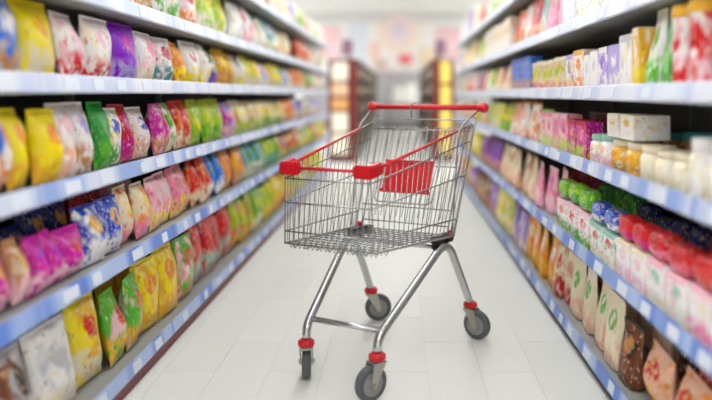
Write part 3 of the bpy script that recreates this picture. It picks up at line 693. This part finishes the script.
for x, z, hw, hh, c_, lab in ban:
    e = empty('wall_banner', (x, WALL_Y - 0.03, z)); tag(e, lab, 'banner', 'banners on the back wall')
    nm = 'banner_%d_%d_%d' % c_
    link('panel', box_mesh('panel', -hw, hw, -0.01, 0.03, -hh, hh, 0.006), mat(nm, c_, 0.7), e)
    link('rail', box_mesh('rail', -hw - 0.02, hw + 0.02, -0.02, 0.03, hh, hh + 0.03, 0.004), hous_m, e)

# ------------------------------------------------------------------ shopping cart (local x to its right, y to its rear)
TH = math.radians(25.5)
cart = empty('shopping_cart', (-0.2257, 2.349, 0), -TH)
tag(cart, 'empty chrome wire shopping cart with red handle and red bumpers in the aisle', 'shopping cart')
chrome = mat('chrome_wire', (166, 168, 167), 0.26, 1.0)
tubem = mat('chrome_tube', (196, 198, 198), 0.22, 1.0, noise=0.04, nscale=9)
red = mat('cart_red_plastic', (208, 8, 26), 0.38, coat=0.1)
steel = mat('zinc_fork', (178, 176, 164), 0.38, 0.85, noise=0.1, nscale=30)
rubber = mat('grey_rubber', (88, 91, 94), 0.6, noise=0.1, nscale=30)
hubm = mat('wheel_hub_grey', (140, 142, 140), 0.5)
blackp = mat('black_plastic', (30, 30, 32), 0.45)
FT = lambda s: Vector((s * 0.173, -0.062, 0.807)); FB = lambda s: Vector((s * 0.180, -0.053, 0.533))
RT = lambda s: Vector((s * 0.251, 0.772, 0.938)); RB = lambda s: Vector((s * 0.232, 0.56, 0.478))
lerp = lambda a, b, t: a + (b - a) * t
FR_H = (0.145, 0.46, 0.84)
rw, rh = 0.0021, 0.0030
# front panel with its wires, which bend under the basket and run on as the floor
fp = tube('basket_front', fillet([FB(-1) + Vector((0, 0, 0)), FT(-1), FT(1), FB(1), FB(-1)], [0, .02, .02, .01, 0]), rh, chrome, cart)
for f_ in FR_H: tube('wire', [lerp(FT(-1), FB(-1), f_), lerp(FT(1), FB(1), f_)], rh, chrome, fp, 6)
NF = 15
fl = tube('basket_floor', fillet([FB(-1), FB(1), RB(1), RB(-1), FB(-1)], [0, .01, .02, .02, 0]), rh, chrome, cart)
for k in range(NF):
    t = (k + 0.5) / NF
    top, bot, rear = lerp(FT(-1), FT(1), t), lerp(FB(-1), FB(1), t), lerp(RB(-1), RB(1), t)
    dz = Vector((0, 0, -0.014 if k % 2 else -0.004))
    tube('wire', fillet([top, bot + dz, bot + Vector((0, 0.02, 0)) + dz, lerp(bot, rear, 0.08) + Vector((0, 0, -0.002))], .012, 3), rw, chrome, fp, 6)
    tube('wire', [lerp(bot, rear, 0.06) + Vector((0, 0, -0.002)), rear], rw, chrome, fl, 6)
for k in range(11):
    t = (k + 0.4) / 11
    tube('cross_wire', [lerp(FB(-1), RB(-1), t) - Vector((0, 0, .005)), lerp(FB(1), RB(1), t) - Vector((0, 0, .005))], rw, chrome, fl, 6)
# wavy stiffening wires under the front of the floor
for q, (t, dz) in enumerate(((0.05, 0.016), (0.16, 0.018))):
    a, b_ = lerp(FB(-1), RB(-1), t), lerp(FB(1), RB(1), t)
    tube('zigzag_wire', [lerp(a, b_, k / 40) + Vector((0, 0, -0.004 - (dz if k % 2 else 0))) for k in range(41)], rw, chrome, fl, 6)
# sides
NS = 19
for s, nm in ((-1, 'basket_side'), (1, 'basket_side')):
    sd = tube(nm, fillet([FT(s), RT(s), RB(s), FB(s)], [0, .03, .03, 0]), 0.0038, chrome, cart)
    for f_ in FR_H:
        tube('wire', [lerp(FT(s), FB(s), f_), lerp(RT(s), RB(s), f_ + 0.02)], rh, chrome, sd, 6)
    for k in range(1, NS):
        t = k / NS
        tp_, bt_ = lerp(FT(s), RT(s), t), lerp(FB(s), RB(s), t)
        tube('wire', fillet([tp_, bt_ + Vector((0, 0, -0.006)), bt_ + Vector((-s * 0.02, 0, -0.008))], .008, 3), rw, chrome, sd, 6)
    # red rail sleeve on the top rim
    tube('side_rail', [lerp(FT(s), RT(s), 0.04), lerp(FT(s), RT(s), 0.80)], 0.0058, red, cart, 12)
    # rear loop and arm up to the handle
    tube('handle_arm', fillet([lerp(RT(s), RB(s), 0.98) + Vector((s * .006, -.03, 0)), lerp(FT(s), RT(s), 0.80) + Vector((s * .006, 0, .012)), Vector((s * 0.272, 0.80, 1.004))], [0, .05, 0]), 0.0036, chrome, cart, 8)
    tube('rear_loop', fillet([RB(s) + Vector((s * .004, .0, -.004)), RT(s) + Vector((s * .006, .02, .028)), RT(s) + Vector((-s * .03, .022, .028)), RB(s) + Vector((-s * .028, .004, 0))], [0, .022, .022, 0]), 0.0032, chrome, cart, 8)
tube('front_rail', [FT(-1) + Vector((0.03, 0, 0)), FT(1) - Vector((0.03, 0, 0))], 0.0058, red, cart, 12)
# corner bumpers: L-shaped blocks round the front corners
for s in (-1, 1):
    bm = bmesh.new()
    d = (RT(s) - FT(s)).normalized(); ang = math.atan2(d.x, d.y)
    add_box(bm, *sorted((-s * 0.060, s * 0.016)), -0.019, 0.017, -0.024, 0.022, 0.006)
    M = Matrix.Rotation(-ang, 4, 'Z') @ Matrix.Rotation(0.155, 4, 'X')
    add_box(bm, -0.016, 0.0165, -0.012, 0.062, -0.0225, 0.021, 0.006, M)
    for v in bm.verts: v.co += FT(s)
    link('corner_bumper', mesh_of(bm, 'corner_bumper', False), red, cart)
# rear gate: loops of wire hanging in the sloping rear plane
def RP(v, z):      # a point of the rear plane
    t = (0.938 - z) / (0.938 - 0.478)
    p = lerp(RT(1), RB(1), t); return Vector((v, p.y - 0.012, z))
gt = tube('rear_gate', fillet([RP(-.236, .90), RP(-.240, .953), RP(.240, .953), RP(.236, .90)], .02), 0.0034, chrome, cart)
for z, hw in ((0.905, .236), (0.75, .228), (0.575, .215), (0.512, .205)):
    tube('wire', [RP(-hw, z) + Vector((0, .004, 0)), RP(hw, z) + Vector((0, .004, 0))], rh * .9, chrome, gt, 6)
NL = 8
for k in range(NL):
    c_ = -0.2 + 0.4 * k / (NL - 1); hw = 0.014
    zb = 0.51 + 0.025 * (k % 2)
    tube('wire', fillet([RP(c_ * .9 - hw, zb), RP(c_ - hw, .918), RP(c_ + hw, .918), RP(c_ * .9 + hw, zb)], .013, 4), rw, chrome, gt, 6)
# folded child seat: wire frame in front of the gate with a red plate
cs = tube('child_seat_frame', fillet([RP(-.15, .90) + Vector((0, -.02, 0)), RP(-.135, .60) + Vector((0, -.055, 0)), RP(.135, .60) + Vector((0, -.055, 0)), RP(.15, .90) + Vector((0, -.02, 0))], .025), 0.003, chrome, cart)
for k in range(7):
    c_ = -0.12 + 0.04 * k
    tube('wire', [RP(c_ * 1.08, .905) + Vector((0, -.01, 0)), RP(c_, .60) + Vector((0, -.055, 0))], rw, chrome, cs, 6)
bm = bmesh.new()
a_ = math.atan2(0.212, 0.46)
M = Matrix.Translation(RP(0.0, .708) + Vector((0.006, -.058, 0))) @ Matrix.Rotation(-a_, 4, 'X')
add_box(bm, -.114, .114, -.004, .004, -.07, .07, .003, M); add_box(bm, -.118, .118, -.010, .008, .062, .074, .003, M); add_box(bm, -.118, .118, -.012, .006, -.074, -.060, .003, M)
link('seat_plate', mesh_of(bm, 'seat_plate', False), red, cart)
# handle
HY, HZ = 0.815, 1.008
tube('handle', [(-.278, HY, HZ), (.278, HY, HZ)], 0.0125, red, cart, 16)
for s in (-1, 1):
    M = Matrix.Translation((s * 0.298, HY, HZ)) @ Matrix.Rotation(-s * math.pi / 2, 4, 'Y')
    lathe('handle_cap', [(0.010, -0.004), (0.017, 0.0), (0.022, 0.008), (0.022, 0.022), (0.017, 0.036), (0.014, 0.046)], red, cart, 18, M)
# wire hook looped over the handle
hx = -0.043
tube('coin_hook', fillet([(hx - .02, HY - .022, .945), (hx - .02, HY - .024, 1.03), (hx + .02, HY - .024, 1.03), (hx + .02, HY - .022, .945)], .018), 0.0038, chrome, cart)
# frame: one bent tube on each side, inverted V
FC = lambda s: Vector((s * 0.148, 0.036, 0.15)); RC = lambda s: Vector((s * 0.247, 0.735, 0.145))
for s in (-1, 1):
    pts = [FC(s), Vector((s * .149, .042, .212)), Vector((s * .225, .51, .477)), Vector((s * .2445, .71, .185)), RC(s)]
    tube('frame_tube', fillet(pts, [0, .04, .10, .03, 0], 10), 0.0165, tubem, cart, 16)
    # black seat block between tube and basket, red clip beside it
    bm = bmesh.new(); M = Matrix.Translation((s * .192, .52, .463)) @ Matrix.Rotation(-.09, 4, 'X')
    add_box(bm, -.015, .015, -.085, .085, -.004, .022, .004, M); add_box(bm, -.014, .014, -.06, .012, -.034, .0, .004, M); add_box(bm, -.016, .024, .03, .095, -.012, .026, .005, M)
    link('seat_block', mesh_of(bm, 'seat_block', False), blackp, cart)
    bm = bmesh.new(); add_box(bm, s * .222 - .012, s * .222 + .012, .56, .585, .476, .50, .003); link('clip', mesh_of(bm, 'clip', False), red, cart)
cb = lambda s: Vector((s * .152, .068, .228))
tube('cross_bar', [cb(-1), cb(1)], 0.0105, tubem, cart, 12)
tube('cross_bar', [(-.20, .47, .445), (.20, .47, .445)], 0.009, tubem, cart, 12)
# castors
R_W, W_W = 0.0625, 0.030
def caster(P, world_roll, tr=0.034):
    """P: stem position in the cart frame; world_roll: direction (x, y) in which the wheel trails behind its stem"""
    rd = Vector((world_roll[0], world_roll[1], 0)).normalized()
    ld = Matrix.Rotation(TH, 3, 'Z') @ rd                      # into the cart frame
    rz = math.atan2(ld.y, ld.x)                                # local x = trailing direction
    base = Matrix.Translation((P.x, P.y, 0)) @ Matrix.Rotation(rz, 4, 'Z')
    lathe('caster_collar', [(0.022, P.z - 0.012), (0.029, P.z - 0.010), (0.031, P.z - 0.006), (0.031, P.z + 0.005), (0.027, P.z + 0.008), (0.0225, P.z + 0.012)], red, cart, 20, Matrix.Translation((P.x, P.y, 0)))
    bm = bmesh.new()
    zt = P.z - 0.012
    add_box(bm, -.026, .03, -.024, .024, zt - .010, zt - .002, .002, base)
    add_lathe(bm, [(0.012, zt - .006), (0.013, zt), (0.013, zt + .012)], 12, base)
    for sg in (-1, 1):
        pr = [(-.024, zt - .004), (.030, zt - .004), (tr + .014, R_W + .006), (tr + .009, R_W - .014), (tr - .009, R_W - .014), (tr - .016, R_W + .006)]
        y0, y1 = sorted((sg * .0205, sg * .0245))
        a = [bm.verts.new(base @ Vector((x, y0, z))) for x, z in pr]; b_ = [bm.verts.new(base @ Vector((x, y1, z))) for x, z in pr]
        for k in range(6): bm.faces.new((a[k], a[(k + 1) % 6], b_[(k + 1) % 6], b_[k]))
        bm.faces.new(a); bm.faces.new(b_)
    bmesh.ops.recalc_face_normals(bm, faces=bm.faces)
    fk = link('caster_fork', mesh_of(bm, 'caster_fork', False), steel, cart)
    ax = base @ Matrix.Translation((tr, 0, R_W)) @ Matrix.Rotation(math.pi / 2, 4, 'X')
    lathe('axle_bolt', [(0.006, -.031), (0.009, -.030), (0.009, .030), (0.006, .031)], steel, fk, 8, ax)
    wh = lathe('wheel', [(0.040, -.0140), (0.043, -.0150), (0.056, -.0150), (0.0608, -.0115), (R_W, -.005), (R_W, .005), (0.0608, .0115), (0.056, .0150), (0.043, .0150), (0.040, .0140)], rubber, cart, 32, ax)
    lathe('hub', [(0.012, -.018), (0.018, -.0165), (0.020, -.0145), (0.034, -.0145), (0.039, -.0162), (0.0412, -.0162), (0.0412, .0162), (0.039, .0162), (0.034, .0145), (0.020, .0145), (0.018, .0165), (0.012, .018)], hubm, wh, 28, ax)
caster(FC(1), (-.78, -.62), 0.028); caster(FC(-1), (-.10, 1), 0.05); caster(RC(-1), (1, .12)); caster(RC(1), (.80, -.6))
